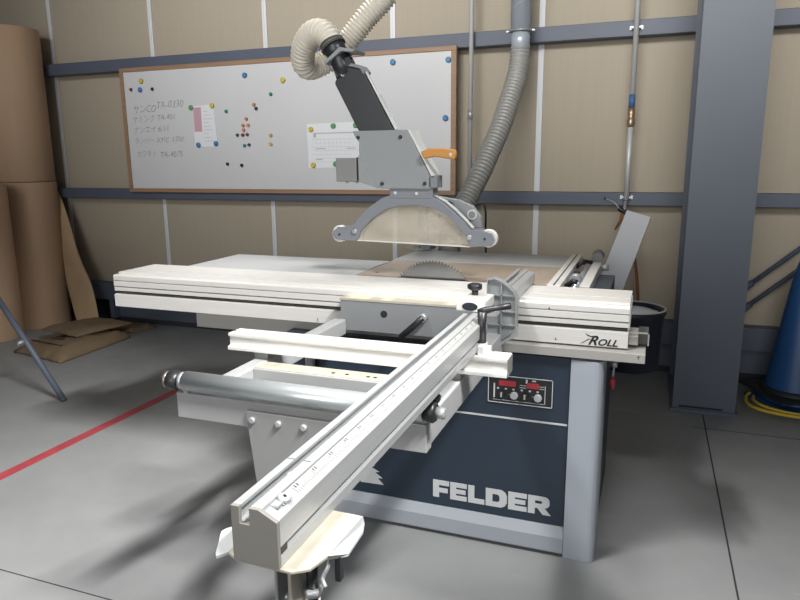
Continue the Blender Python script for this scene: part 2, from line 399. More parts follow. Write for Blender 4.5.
# folded kraft sheet leaning against the wall
def loft(secs):
    """secs = [(z, [(x,y)...])] closed rings"""
    return MB().rings([[(x, y, z) for x, y in ring] for z, ring in secs], smooth=True)
secs = []
for z, xl, xr, y, th in ((0.0, -4.457, -4.212, 4.16, 0.05), (0.1, -4.493, -4.238, 4.18, 0.055), (0.27, -4.545, -4.272, 4.2, 0.06), (0.4, -4.583, -4.315, 4.22, 0.06), (0.5, -4.61, -4.397, 4.24, 0.05), (0.64, -4.638, -4.473, 4.26, 0.04), (0.85, -4.674, -4.55, 4.29, 0.03), (1.0, -4.698, -4.613, 4.31, 0.02), (1.15, -4.726, -4.691, 4.33, 0.012)):
    ring = []
    for k_ in range(16):
        a = 2*PI*k_/16; w = (xr-xl)/2
        ring.append(((xl+xr)/2+w*math.cos(a)*(1+.06*math.sin(3*a+z*9)), y+th/2*math.sin(a)*(1+.3*math.sin(2*a+z*6))))
    secs.append((z, ring))
o = loft(secs).build('kraft_paper_sheet', 'kraft')
sd = o.modifiers.new('sub', 'SUBSURF'); sd.levels = 2; sd.render_levels = 2
tag(o, 'folded brown kraft paper sheet leaning upright beside the rear paper roll', 'paper')

def bag(corners, z0, h, name, label, m='bag', seed=1):
    rnd = random.Random(seed); n_ = 14; bm = MB()
    c = [Vector((*p, 0)) for p in corners]   # four corners, counter-clockwise
    top = []; bot = []
    for j in range(n_+1):
        for i in range(n_+1):
            u, v = i/n_, j/n_
            p = c[0].lerp(c[1], u).lerp(c[3].lerp(c[2], u), v)
            e = min(u, 1-u, v, 1-v)*n_
            f_ = min(1, .25+e*.4) if e < 2 else 1
            jx, jy = rnd.uniform(-.006, .006), rnd.uniform(-.006, .006)
            zz = h*f_*(1+.12*math.sin(u*7+seed)*math.sin(v*5)+.06*math.sin(u*17+v*11+seed))+rnd.uniform(-.006, .006)
            top.append((p.x+jx, p.y+jy, z0+zz)); bot.append((p.x+jx, p.y+jy, z0+.001))
    N_ = (n_+1)**2; fs = []
    for j in range(n_):
        for i in range(n_):
            a = j*(n_+1)+i; q = (a, a+1, a+n_+2, a+n_+1); fs.append(q); fs.append(tuple(x+N_ for x in q[::-1]))
    ed = [i for i in range(n_+1)]+[j*(n_+1)+n_ for j in range(1, n_+1)]+[n_*(n_+1)+i for i in range(n_-1, -1, -1)]+[j*(n_+1) for j in range(n_-1, 0, -1)]
    for a, b in zip(ed, ed[1:]+ed[:1]): fs.append((a, a+N_, b+N_, b))
    bm.add(top+bot, fs, True)
    t = empty(name, (sum(p[0] for p in corners)/4, sum(p[1] for p in corners)/4, z0), label, 'paper bag')
    o = bm.build('paper_sack', m, t)
    return t
def P_on(corners, u, v):
    c = [Vector((*p, 0)) for p in corners]; return c[0].lerp(c[1], u).lerp(c[3].lerp(c[2], u), v)
cb = [(-4.27, 3.40), (-3.72, 3.30), (-3.76, 4.02), (-4.12, 4.06)]
b1 = bag(cb, 0, .078, 'paper_bag', 'flat stack of brown paper bags with dark print, lower one on the floor', seed=3)
m = MB()
for i, (u0, u1, v) in enumerate(((.25, .55, .30), (.25, .48, .36), (.25, .5, .42), (.12, .8, .14))):
    a = P_on(cb, u0, v); b = P_on(cb, u1, v+.01); m.tube([(a.x, a.y, .084), ((a.x+b.x)/2, (a.y+b.y)/2, .085), (b.x, b.y, .084)], .004, 6)
m.build('printed_marks', 'black', b1)
cu_ = [(-4.50, 3.88), (-4.04, 3.60), (-3.82, 4.30), (-4.14, 4.32)]
cu_ = [(-4.33, 3.70), (-3.90, 3.62), (-3.80, 4.10), (-4.20, 4.12)]
b2 = bag(cu_, .092, .035, 'paper_bag', 'crumpled brown paper bag lying on top of the flat bag stack', seed=8)
bag([(-4.13, 4.13), (-3.86, 4.12), (-3.79, 4.34), (-4.05, 4.36)], 0, .035, 'paper_bag', 'end of a brown paper bag behind the stack, by the wall base', seed=5)

# trestle stand at the left edge
t = empty('trestle_stand', (-3.9, 2.8, 0), 'dark grey steel trestle leg standing at the left edge of the floor', 'stand')
ap = Vector((-3.84, 2.86, .78))
MB().tube([(-3.10, 2.745, .004), ap], .017, 12).build('leg', 'girt', t)
MB().tube([(-3.875, 2.93, .004), ap+Vector((-.30, .05, 0))], .017, 12).build('leg', 'girt', t)
MB().tube([(-4.62, 2.745, .004), ap+Vector((-.25, 0, 0))], .017, 12).build('leg', 'girt', t)
MB().box(-4.22, -3.80, 2.82, 2.95, .76, .81).build('top_bar', 'girt', t, bevel=.004)
MB().cyl((-3.418, 2.765, .325), (-3.405, 2.763, .308), .020).build('leg_clamp', 'zinc', t)

# ------------------------------------------------------------------ panel saw
saw = empty('panel_saw', (-.7, 2.5, 0), 'sliding table panel saw with navy cabinet, white sliding table and lettering', 'table saw')
# cabinet
MB().box(-1.27, -.205, 2.160, 2.88, .055, .715).build('cabinet_body', 'navy', saw, bevel=.004)
fp = MB().box(-1.27, -.209, 2.146, 2.161, .110, .712).build('front_panel', 'navy', saw, bevel=.002)
MB().box(-1.27, -.211, 2.1435, 2.1465, .478, .484).build('silver_stripe', 'print_white', fp)
# letters
def letter(polys, x, w, z0, h):
    return [[(x+px*w, z0+pz*h) for px, pz in poly] for poly in polys]
LET = dict(
    F=[[(0,0),(.38,0),(.38,1),(0,1)], [(.38,.72),(1,.72),(1,1),(.38,1)], [(.38,.30),(.92,.30),(.92,.56),(.38,.56)]],
    E=[[(0,0),(.36,0),(.36,1),(0,1)], [(.36,.74),(1,.74),(1,1),(.36,1)], [(.36,.38),(.93,.38),(.93,.62),(.36,.62)], [(.36,0),(1,0),(1,.26),(.36,.26)]],
    L=[[(0,0),(.38,0),(.38,1),(0,1)], [(.38,0),(1,0),(1,.28),(.38,.28)]],
    D=[[(0,0),(.32,0),(.32,1),(0,1)], [(.32,0),(.74,0),(.92,.12),(1,.3),(1,.5),(.66,.5),(.64,.34),(.56,.28),(.32,.28)], [(.32,1),(.32,.72),(.56,.72),(.64,.66),(.66,.5),(1,.5),(1,.7),(.92,.88),(.74,1)]],
    R=[[(0,0),(.31,0),(.31,1),(0,1)], [(.31,1),(.31,.76),(.58,.76),(.64,.68),(.95,.68),(.94,.82),(.86,.95),(.74,1)], [(.64,.68),(.58,.58),(.31,.58),(.31,.34),(.70,.34),(.88,.44),(.95,.56),(.95,.68)], [(.42,.34),(.66,0),(1.02,0),(.74,.36)]])
m = MB(); px0 = -.678; sc = .424/475
for ch, a, b in (('F', 0, 68), ('E', 73, 142), ('L', 148, 215), ('D', 220, 305), ('E', 310, 383), ('R', 388, 475)):
    for poly in letter(LET[ch], px0+a*sc, (b-a)*sc, .142, .067): m.prism(poly, 1, 2.1440, 2.1462)
m.build('brand_lettering', 'print_white', fp)
# toothed emblem (part of a saw blade disc)
m = MB(); cx, cz, R0 = -1.045, .150, .175
pts = [(cx+.035, cz)]
N_ = 7
for i in range(N_+1):
    a = PI/2*(i/N_)*.92+.02
    pts.append((cx+R0*math.cos(a)*.98, cz+R0*math.sin(a)*.72))
    if i < N_:
        a2 = a+PI/2/N_*.85; pts.append((cx+R0*.86*math.cos(a2), cz+R0*.86*math.sin(a2)*.72+.004))
pts.append((cx+.0, cz+.115)); pts.append((cx+.06, cz+.10)); pts.append((cx+.075, cz+.05)); pts.append((cx+.078, cz))
pts2 = pts[1:]
m.prism(pts2, 1, 2.1440, 2.1462)
m.prism([(cx-.02, cz), (cx+.07, cz), (cx+.066, cz+.05), (cx+.052, cz+.088), (cx-.02, cz+.10), (cx-.02, cz+.075), (cx+.02, cz+.07), (cx+.03, cz+.05), (cx-.02, cz+.045)], 1, 2.1440, 2.1462)
m.build('saw_blade_emblem', 'print_white', fp)
# plinth with sloped top, corner post
MB().prism([(2.152, .0), (2.152, .012), (2.128, .016), (2.128, .072), (2.148, .108), (2.20, .112), (2.20, 0)], 0, -1.275, -.207).build('plinth', 'plinth', saw, bevel=.003)
prof = [(-.207, 2.134), (-.128, 2.128)]+[(-.128+.024*math.sin(a), 2.152-.024*math.cos(a)) for a in (PI/8, PI/4, 3*PI/8, PI/2)]+[(-.104, 2.32), (-.207, 2.32)]
MB().prism(prof, 2, 0, .712, smooth=False).build('corner_post', 'grey_paint', saw, bevel=.002)
MB().box(-.204, -.107, 2.150, 2.32, .712, .73).build('post_cap', 'groove', saw)
MB().box(-1.27, -.112, 2.32, 2.88, .0, .055).build('base_frame', 'groove', saw)
MB().box(-.205, -.112, 2.322, 2.88, .055, .715).build('side_panel', 'navy', saw, bevel=.003)
kh = MB().box(-.112, -.088, 2.33, 2.35, .64, .66).build('key_switch', 'black', saw)
MB().cyl((-.088, 2.34, .65), (-.070, 2.34, .65), .012).build('switch_barrel', 'zinc', kh)
MB().tube([(-.080, 2.335, .645), (-.083, 2.330, .60)], .004).build('key_chain', 'zinc', kh)
MB().tube([(-.083, 2.330, .605), (-.083, 2.330, .59), (-.083, 2.330, .565)], [.006, .012, .008]).build('red_key_tag', 'red', kh)
# control panel
cp = MB().box(-.480, -.262, 2.1425, 2.147, .535, .632).build('control_panel', 'black', saw, bevel=.001)
m = MB()
for (a, b, c, d) in ((-.480, -.262, .630, .6325), (-.480, -.262, .5345, .537), (-.480, -.4775, .5345, .6325), (-.2645, -.262, .5345, .6325)): m.box(a, b, 2.1412, 2.1426, c, d)
for (a, b, c, d) in ((-.461, -.456, .552, .603), (-.462, -.290, .5445, .546), (-.288, -.286, .545, .610), (-.372, -.350, .603, .6045), (-.372, -.350, .595, .5965), (-.306, -.290, .605, .6065), (-.306, -.290, .597, .5985), (-.352, -.346, .612, .626), (-.331, -.318, .621, .625), (-.410, -.400, .567, .5682), (-.330, -.322, .567, .5682)): m.box(a, b, 2.1418, 2.1426, c, d)
for x in (-.445, -.418, -.392, -.364, -.337, -.311): m.box(x-.004, x+.003, 2.1418, 2.1426, .584, .589)
m.build('printed_outline', 'print_white', cp)
for x0_, x1_ in ((-.443, -.385), (-.348, -.308)):
    d = MB().box(x0_, x1_, 2.1410, 2.1430, .596, .615).build('digital_display', 'red', cp, bevel=.0005)
for x in (-.432, -.353):
    kn = MB().tube([(x, 2.143, .566), (x, 2.133, .566), (x, 2.131, .566)], [.0115, .0105, .009], 20).build('dial_knob', 'black', cp)
    MB().box(x-.0025, x+.0025, 2.1295, 2.1315, .559, .576).build('pointer', 'white', kn)
for x in (-.390, -.310):
    MB().tube([(x, 2.143, .566), (x, 2.136, .566), (x, 2.134, .566)], [.0135, .0135, .011], 24).build('push_button', 'white', cp)

# sliding table carriage (moving profile) and guide profile
XL, XR = -2.078, -.037
prof = [(2.405, .900), (2.261, .900), (2.261, .870), (2.252, .870), (2.252, .900), (2.182, .900), (2.182, .872), (2.176, .872), (2.176, .893), (2.156, .893), (2.150, .889), (2.150, .8705), (2.164, .8705), (2.164, .8675), (2.150, .8675), (2.150, .8455), (2.170, .8455), (2.170, .8415), (2.153, .8415), (2.153, .826), (2.186, .824), (2.186, .812), (2.405, .812)]
slt = MB().prism(prof, 0, XL, XR).build('sliding_table', 'white_alu', saw, bevel=.0012)
MB().prism([(2.400, .812), (2.166, .812), (2.166, .820), (2.1855, .820), (2.1855, .811), (2.400, .811)], 0, XL+.004, XR-.004).build('gap_shade_strip', 'groove', slt)  # dark strip painting the shade in the gap below the carriage
MB().box(XL-.004, XL, 2.156, 2.40, .822, .885).build('end_cap', 'nylon', slt, bevel=.001)
m = MB().box(XR, XR+.003, 2.156, 2.40, .822, .885)
m.build('end_cap', 'nylon', slt, bevel=.001)
gp = MB().prism([(2.150, .760), (2.150, .811), (2.158, .812), (2.40, .812), (2.40, .758), (2.156, .758)], 0, XL-.002, XR).build('guide_profile', 'white_alu', saw, bevel=.0012)
MB().box(XR, XR+.030, 2.18, 2.30, .765, .795).build('end_stop', 'ledge', gp, bevel=.002)
MB().box(XR+.030, XR+.060, 2.20, 2.30, .765, .80).build('stop_bracket', 'groove', gp)
MB().box(XR, XR+.062, 2.165, 2.17, .808, .812).box(XR+.058, XR+.062, 2.165, 2.17, .77, .812).build('wire_bracket', 'zinc', gp)
# X-ROLL style lettering: swash plus ROLL
lt = text_mesh('OLL', .030, .0006, 'lettering', 'black', gp, lambda a, b, c: (-.131+a, 2.1496-c, .764+b), shear=.35, offset=.0008, xscale=1.15)
text_mesh('R', .042, .0006, 'lettering', 'black', gp, lambda a, b, c: (-.160+a, 2.1496-c, .764+b), shear=.45, offset=.001, xscale=1.1)
m = MB()
m.prism([(-.182, .765), (-.174, .768), (-.160, .778), (-.150, .783), (-.158, .782), (-.172, .772)], 1, 2.1488, 2.1500)
m.prism([(-.168, .800), (-.162, .793), (-.150, .789), (-.128, .792), (-.130, .795), (-.150, .7925), (-.160, .796)], 1, 2.1488, 2.1500)
m.build('swash_mark', 'black', gp)
m = MB().box(-1.13, -1.128, 2.1492, 2.1502, .765, .778).box(-.262, -.260, 2.1492, 2.1502, .77, .778).box(-.263, -.257, 2.1492, 2.1502, .770, .772)
m.build('index_marks', 'black', gp)
MB().cyl((-.285, 2.1505, .874), (-.285, 2.1492, .874), .003, 12).build('set_screw', 'black', slt)
# ledge under the guide profile and carriers
lg = MB().prism([(2.124, .722), (2.124, .752), (2.20, .757), (2.39, .757), (2.39, .722)], 0, -.60, .017).build('support_ledge', 'ledge', saw, bevel=.0015)
MB().box(-.004, -.0025, 2.1232, 2.1245, .734, .745).box(-.008, .001, 2.1232, 2.1245, .743, .745).build('printed_mark', 'black', lg)
MB().box(-1.72, -.602, 2.21, 2.36, .685, .757).build('carrier_beam', 'ledge', saw, bevel=.002)
MB().box(-1.27, -.12, 2.41, 2.88, .715, .80).build('cabinet_top', 'groove', saw)

# tables behind the blade
ct = MB().box(-1.098, -.334, 2.445, 2.866, .862, .896).build('cast_iron_table', 'cast', saw, bevel=.002)
MB().box(-1.098, -.80, 2.412, 2.4225, .862, .896).build('table_insert', 'cast', ct)
MB().box(-1.098, -.334, 2.438, 2.4455, .866, .8955).build('insert_strip', 'cast', ct)
MB().cyl((-1.04, 2.52, .896), (-1.04, 2.52, .8966), .009).build('screw_hole', 'black', ct)
MB().box(-1.905, -1.100, 2.412, 2.812, .872, .898).build('extension_table', 'table', saw, bevel=.002)
MB().box(-1.100, -.334, 2.868, 3.215, .872, .898).build('extension_table', 'table', saw, bevel=.002)
r_ = MB().box(-.333, -.284, 2.412, 3.235, .850, .902).build('edge_profile', 'white_alu', saw, bevel=.002)
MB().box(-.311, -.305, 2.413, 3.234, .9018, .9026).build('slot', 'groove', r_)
MB().box(-.80, -.75, 2.88, 3.20, .80, .872).box(-.80, -.75, 3.17, 3.20, .20, .80).build('rear_brace', 'plinth', saw)
MB().box(-1.80, -1.76, 2.42, 2.80, .80, .872).box(-1.80, -1.20, 2.55, 2.60, .76, .80).build('side_brace', 'plinth', saw)
MB().prism([(-1.78, .76), (-1.70, .76), (-1.23, .42), (-1.23, .34)], 1, 2.55, 2.60).build('diagonal_brace', 'plinth', saw)
# rip fence rail right of the table
rl = MB().tube([(-.245, 2.44, .865), (-.245, 3.40, .865)], .017, 20).build('round_rail', 'steel', saw)
m = MB()
for y in (2.55, 2.90, 3.25): m.box(-.284, -.245, y-.012, y+.012, .855, .875)
m.build('rail_bracket', 'black', rl)
rf = MB().box(-.222, -.185, 2.46, 3.08, .835, .895).build('rip_fence', 'white_alu', saw, bevel=.003)
MB().cyl((-.205, 3.09, .905), (-.205, 3.16, .915), .026).build('fence_end_knob', 'boxgrey', rf)
MB().tube([(-.284, 2.56, .87), (-.25, 2.53, .90), (-.235, 2.53, .895)], .010).build('clamp_lever', 'black', rf)
MB().cyl((-.255, 2.62, .885), (-.255, 2.68, .885), .022).build('clamp_screw', 'zinc', rf)
MB().tube([(-.284, 2.97, .885), (-.255, 2.99, .91), (-.225, 3.02, .90)], .009).build('clamp_lever', 'black', rf)
MB().box(-.183, -.12, 2.55, 2.95, .80, .86).build('fence_carriage', 'navy', rf)
MB().tube([(-.183, 3.0, .88), (-.15, 3.0, .885)], .014).build('clamp_screw', 'zinc', rf)
# blade
bl = MB(); bc = Vector((-.771, 2.430, .796)); R1 = .1745; T = 80
ring = []
for i in range(T):
    a = 2*PI*i/T
    ring += [(bc.x+R1*math.cos(a), bc.z+R1*math.sin(a)), (bc.x+(R1-.009)*math.cos(a+.5*2*PI/T), bc.z+(R1-.009)*math.sin(a+.5*2*PI/T))]
bl.prism(ring, 1, 2.4285, 2.4315)
sb = bl.build('saw_blade', 'blade', saw)
m = MB()
for i in range(T):
    a = 2*PI*i/T; ca, sa = math.cos(a), math.sin(a)
    def RT(r, t): return (bc.x+r*ca-t*sa, bc.z+r*sa+t*ca)
    m.prism([RT(R1-.006, -.0025), RT(R1+.0005, -.0018), RT(R1+.0005, .001), RT(R1-.006, .002)], 1, 2.4272, 2.4328)
m.build('carbide_teeth', 'tooth', sb)
MB().cyl((bc.x, 2.420, bc.z), (bc.x, 2.440, bc.z), .045, 32).build('flange', 'steel', sb)

# ------------------------------------------------------------------ outrigger table
ot = empty('outrigger_table', (-.72, 1.7, .70), 'grey steel outrigger frame with roller, hung on the sliding table front', 'outrigger table')
mp_ = MB().box(-1.011, -.50, 2.100, 2.148, .756, .866).build('mounting_plate', 'plate_grey', ot, bevel=.002)
MB().box(-1.013, -.50, 2.098, 2.156, .866, .873).build('worn_top_edge', 'cream', mp_)
m = MB()
for (a, b) in ((-.985, .08), (-.86, .04), (-.62, .03)): m.box(a, a+b, 2.103, 2.150, .873, .8735)
m.build('wear_marks', 'dust', mp_)
MB().cyl((-.844, 2.1005, .825), (-.844, 2.099, .825), .0125).build('bolt_hole', 'black', mp_)
lv = MB().tube([(-.697, 2.10, .826), (-.697, 2.072, .826)], .014).build('clamp_lever', 'zinc', mp_)
MB().tube([(-.693, 2.076, .830), (-.715, 2.072, .808), (-.770, 2.066, .757)], [.012, .010, .011]).build('lever_grip', 'black', lv)
for (xa, xb, nm) in ((-1.035, -.990, 'l'), (-.472, -.423, 'r')):
    MB().box(xa, xb, 1.30, 2.100, .728 if nm == 'r' else .742, .797).build('side_arm', 'frame', ot, bevel=.004)
fb = MB().box(-1.080, -.4225, 1.288, 1.325, .722, .788).build('front_beam', 'frame', ot, bevel=.002)
ib = MB().box(-.990, -.472, 1.497, 1.560, .742, .796).build('inner_beam', 'frame', ot, bevel=.003)
MB().box(-.988, -.474, 1.50, 1.558, .796, .7975).build('worn_top_face', 'cream', ib)
m = MB()
for x in (-.76, -.72, -.66, -.64): m.cyl((x, 1.525, .7975), (x, 1.525, .7982), .0055, 12)
m.build('screw_holes', 'black', ib)
ro = MB().cyl((-1.045, 1.285, .8215), (-.425, 1.285, .8215), .0245, 40).build('roller', 'steel', ot)
MB().cyl((-1.058, 1.285, .8215), (-1.045, 1.285, .8215), .0215, 32).build('roller_collar', 'zinc', ro)
kb = MB().tube([(-1.062, 1.285, .820), (-1.068, 1.285, .820), (-1.090, 1.285, .820), (-1.096, 1.285, .820)], [.016, .0245, .0245, .018], 10).build('star_knob', 'black', ro)
MB().tube([(-1.094, 1.285, .820), (-1.102, 1.285, .820), (-1.107, 1.285, .820)], [.021, .021, .012], 24).build('knob_cap', 'dark_chrome', ro)
MB().tube([(-.424, 1.285, .8215), (-.404, 1.285, .8215), (-.398, 1.285, .8215)], [.020, .024, .018], 12).build('star_knob', 'black', ro)
MB().tube([(-.400, 1.285, .8215), (-.382, 1.285, .8215), (-.378, 1.285, .8215)], [.013, .013, .008], 16).build('knob_cap', 'zinc', ro)
MB().tube([(-.424, 1.31, .842), (-.405, 1.31, .846), (-.398, 1.31, .846)], [.012, .014, .006], 12).build('round_cap', 'black', ro)
MB().box(-1.058, -1.046, 1.288, 1.310, .786, .838).build('roller_bracket', 'frame', ot, bevel=.001)
# cross beam with T-slot
prof = [(1.560, .820), (1.560, .830), (1.573, .832), (1.573, .857), (1.566, .859), (1.566, .868), (1.594, .868), (1.594, .850), (1.603, .850), (1.603, .868), (1.626, .868), (1.626, .820)]
cb_ = MB().prism(prof, 0, -1.113, -.304).build('cross_beam', 'white_alu', ot, bevel=.0012)
MB().box(-.304, -.302, 1.566, 1.624, .822, .866).build('end_cap', 'endcap', cb_)
for x in (-1.0125, -.4475): MB().box(x-.022, x+.022, 1.575, 1.63, .797, .822).build('beam_spacer', 'gusset', cb_)
# gusset plate and telescopic arm down to the cabinet
gs = MB().prism([(-.872, .768), (-.60, .768), (-.60, .72), (-.66, .60), (-.72, .50), (-.80, .50), (-.852, .59)], 1, 1.276, 1.2875).build('gusset_plate', 'gusset', ot, bevel=.001)
m = MB()
for x in (-.853, -.782, -.715, -.648): m.tube([(x, 1.277, .748), (x, 1.271, .748), (x, 1.268, .748)], [.0085, .0085, .006], 12)
m.build('bolts', 'zinc', gs)
arm_ = MB().rings([[(-.865, 1.288, .525), (-.795, 1.288, .525), (-.795, 1.288, .575), (-.865, 1.288, .575)], [(-1.19, 2.145, .525), (-1.11, 2.145, .525), (-1.11, 2.145, .575), (-1.19, 2.145, .575)]], smooth=False).build('telescopic_arm', 'gusset', ot, bevel=.003)
MB().cyl((-1.15, 2.118, .40), (-1.15, 2.118, .66), .018).build('hinge_pin', 'zinc', ot)

# ------------------------------------------------------------------ crosscut fence
fe = empty('crosscut_fence', (-.415, 1.5, .877), 'long aluminium crosscut fence with scale, pointing towards the viewer', 'fence')
zt = .950
prof = [(-.446, .877), (-.446, zt), (-.4345, zt), (-.4345, zt-.005), (-.440, zt-.006), (-.440, .926), (-.416, .926), (-.416, .943), (-.4205, .944), (-.4205, zt), (-.4095, zt), (-.4060, .9485), (-.4058, .9445), (-.392, .9390), (-.391, .9420), (-.383, .938), (-.383, .903), (-.390, .902), (-.390, .893), (-.383, .892), (-.383, .877)]
ex = MB().prism(prof, 1, .616, 1.675).build('fence_profile', 'alu_y', fe, bevel=.0006)
MB().prism([(x_, z_ if z_ > .89 else z_+.0) for x_, z_ in prof], 1, 2.089, 2.455).build('fence_profile', 'alu_y', fe, bevel=.0006)
MB().box(-.478, -.452, 1.62, 2.066, .882, .900).build('joining_bar', 'alu_y', fe, bevel=.002)
# scale tape lies in the sloped recess; tick marks printed on it
tp = MB().add([(-.4046, .665, .9462), (-.3922, .665, .9400), (-.3922, 1.665, .9400), (-.4046, 1.665, .9462), (-.4046, .665, .9452), (-.3922, .665, .939), (-.3922, 1.665, .939), (-.4046, 1.665, .9452)], [(0,1,2,3), (7,6,5,4), (0,4,5,1), (1,5,6,2), (2,6,7,3), (3,7,4,0)]).build('scale_tape', 'tape', fe)
m = MB(); i = 0; y = .68
while y < 1.655:
    L_ = .0095 if i % 10 == 0 else .006 if i % 5 == 0 else .0035
    w = .0005
    x1_ = -.3922; z1_ = .9403; x0_ = x1_-L_; z0_ = z1_+L_*.5
    m.add([(x0_, y-w, z0_), (x1_, y-w, z1_), (x1_, y+w, z1_), (x0_, y+w, z0_)], [(0, 1, 2, 3)])
    if i % 10 == 0:
        for q_ in range(2): m.add([(-.4030, y+.004+q_*.006, .9458), (-.3985, y+.004+q_*.006, .9436), (-.3985, y+.0065+q_*.006, .9436), (-.4030, y+.0065+q_*.006, .9458)], [(0, 1, 2, 3)])
    y += .005; i += 1
m.build('scale_markings', 'tick', tp)
MB().prism([(-.446, .877), (-.446, zt), (-.4345, zt), (-.4345, .928), (-.4205, .928), (-.4205, zt), (-.408, zt), (-.383, .9375), (-.383, .877)], 1, .610, .616).build('end_plate', 'endcap', fe, bevel=.0006)
rs = MB().box(-.405, -.394, .632, .650, .9425, .9455).build('retaining_bracket', 'zinc', fe)
MB().tube([(-.398, .652, .9425), (-.3965, .652, .9475), (-.396, .652, .949)], [.0085, .0085, .007], 20).build('screw_head', 'zinc', fe)
MB().cyl((-.396, .652, .949), (-.3957, .652, .9496), .0022, 10).build('screw_socket', 'black', fe)
MB().box(-.3905, -.3835, .617, .632, .8925, .9025).build('groove_plug', 'black', fe)
tabs = MB().cyl((-.415, .705, zt), (-.415, .705, zt+.0006), .0065, 20); tabs.build('sticker_dot', 'cream', fe)
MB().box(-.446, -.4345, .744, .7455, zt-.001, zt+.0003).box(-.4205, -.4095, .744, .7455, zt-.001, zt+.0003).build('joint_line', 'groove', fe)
# support plate with folded wings under the near end
TP = [(-.446, .614), (-.368, .612), (-.350, .625), (-.3425, .655), (-.339, .756), (-.380, .757), (-.455, .757), (-.462, .745), (-.466, .700), (-.462, .622)]
sp_ = MB().prism(TP, 2, .8725, .8768).build('support_plate', 'cream', fe, bevel=.001)
def wing(o_):
    n_ = len(o_); lo = [(a, b, c-.0035) for a, b, c in o_]
    return MB().add(o_+lo, [tuple(range(n_)), tuple(range(2*n_-1, n_-1, -1))]+[(i, i+n_, (i+1) % n_+n_, (i+1) % n_) for i in range(n_)])
wing([(-.339, .756, .8768), (-.3425, .655, .8768), (-.350, .662, .868), (-.331, .690, .861), (-.334, .745, .861), (-.3375, .758, .866)]).build('folded_wing', 'white', sp_)
wing([(-.462, .622, .8768), (-.466, .700, .8768), (-.496, .668, .8768), (-.499, .660, .876), (-.481, .622, .872), (-.476, .616, .8715)]).build('folded_wing', 'white', sp_)
MB().tube([(-.357, .683, .8768), (-.357, .683, .8776)], .006, 20).build('rivet', 'nylon', sp_)
# clamping hardware below the plate
hk = MB().box(-.402, -.398, .628, .70, .775, .8725).build('clamp_bracket', 'zinc', fe, bevel=.001)
MB().box(-.386, -.381, .632, .70, .775, .8725).build('clamp_bracket', 'cream', fe, bevel=.001)
MB().cyl((-.370, .665, .80), (-.370, .665, .8725), .0075).build('threaded_rod', 'black', hk)
MB().tube([(-.370, .665, .812), (-.370, .665, .822)], .013, 6).build('hex_nut', 'zinc', hk)
MB().cyl((-.407, .650, .812), (-.392, .650, .812), .007, 6).build('bolt', 'zinc', hk)
MB().cyl((-.372, .668, .70), (-.372, .668, .812), .010).build('support_leg', 'nylon', hk)
MB().tube(bez([(-.353, .68, .868), (-.350, .67, .852), (-.355, .665, .838), (-.349, .66, .829)]), .003, 10).build('spring_clip', 'zinc', hk)
MB().box(-.345, -.337, .678, .690, .826, .862).build('release_tab', 'black', hk, bevel=.002)
# flip lever, clamp block and knob further along
cbk = MB().box(-.3825, -.366, 1.575, 1.622, .868, .893).box(-.3825, -.354, 1.585, 1.615, .866, .886).build('clamp_block', 'white_alu', fe, bevel=.002)
MB().tube([(-.3795, 1.610, .893), (-.3795, 1.610, .935), (-.3795, 1.610, .974)], [.0115, .0105, .0125], 16).build('lever_stem', 'black', cbk)
MB().tube([(-.389, 1.612, .970), (-.374, 1.612, .976), (-.345, 1.612, .984), (-.308, 1.612, .993)], [.009, .0095, .007, .0085], 14).build('lever_arm', 'black', cbk)
cs = MB().prism([(-.440, .902), (-.440, .934), (-.512, .938), (-.530, .924), (-.530, .902)], 1, 1.90, 2.03).build('hinge_casting', 'white_alu', fe, bevel=.004)
MB().prism([(-.486+.024*math.cos(a), .918+.0125*math.sin(a)) for a in [PI*q_/12 for q_ in range(24)]], 1, 1.8985, 1.901).build('oval_hole', 'dark', cs)
MB().box(-.446, -.400, 1.88, 1.93, .896, .915).build('hinge_casting_lug', 'alu_y', cs, bevel=.003)
MB().cyl((-.493, 1.99, .935), (-.493, 1.99, .957), .010).build('knob_stem', 'black', cs)
MB().tube([(-.493, 1.99, .952), (-.493, 1.99, .957), (-.493, 1.99, .969), (-.493, 1.99, .973)], [.016, .024, .024, .016], 7).build('star_knob', 'black', cs)
# ribbed end shoe on the front of the sliding table
SH = [(-.472, .976), (-.449, .980), (-.427, .972), (-.404, .957), (-.384, .939), (-.376, .923), (-.373, .823), (-.390, .801), (-.419, .782), (-.461, .765), (-.472, .765)]
sh = MB().prism(SH, 1, 2.068, 2.088).build('ribbed_shoe', 'guard_light', fe, bevel=.001)
m = MB()
n_ = len(SH); cc = (-.424, .87)
inner = [(cc[0]+(x-cc[0])*.92, cc[1]+(z-cc[1])*.965) for x, z in SH]
for i in range(n_):
    j = (i+1) % n_; m.prism([SH[i], SH[j], inner[j], inner[i]], 1, 2.058, 2.069)
for z in (.925, .873, .829): m.box(-.468, -.379, 2.060, 2.069, z-.0018, z+.0018)
m.box(-.4265, -.4225, 2.060, 2.069, .785, .968)
m.build('ribs', 'guard_light', sh)
MB().prism([(-.472, .765), (-.461, .765), (-.419, .782), (-.390, .801), (-.373, .823), (-.373, .790), (-.400, .778), (-.430, .752), (-.472, .740)], 1, 2.064, 2.088).build('foot_edge', 'frame', sh, bevel=.001)

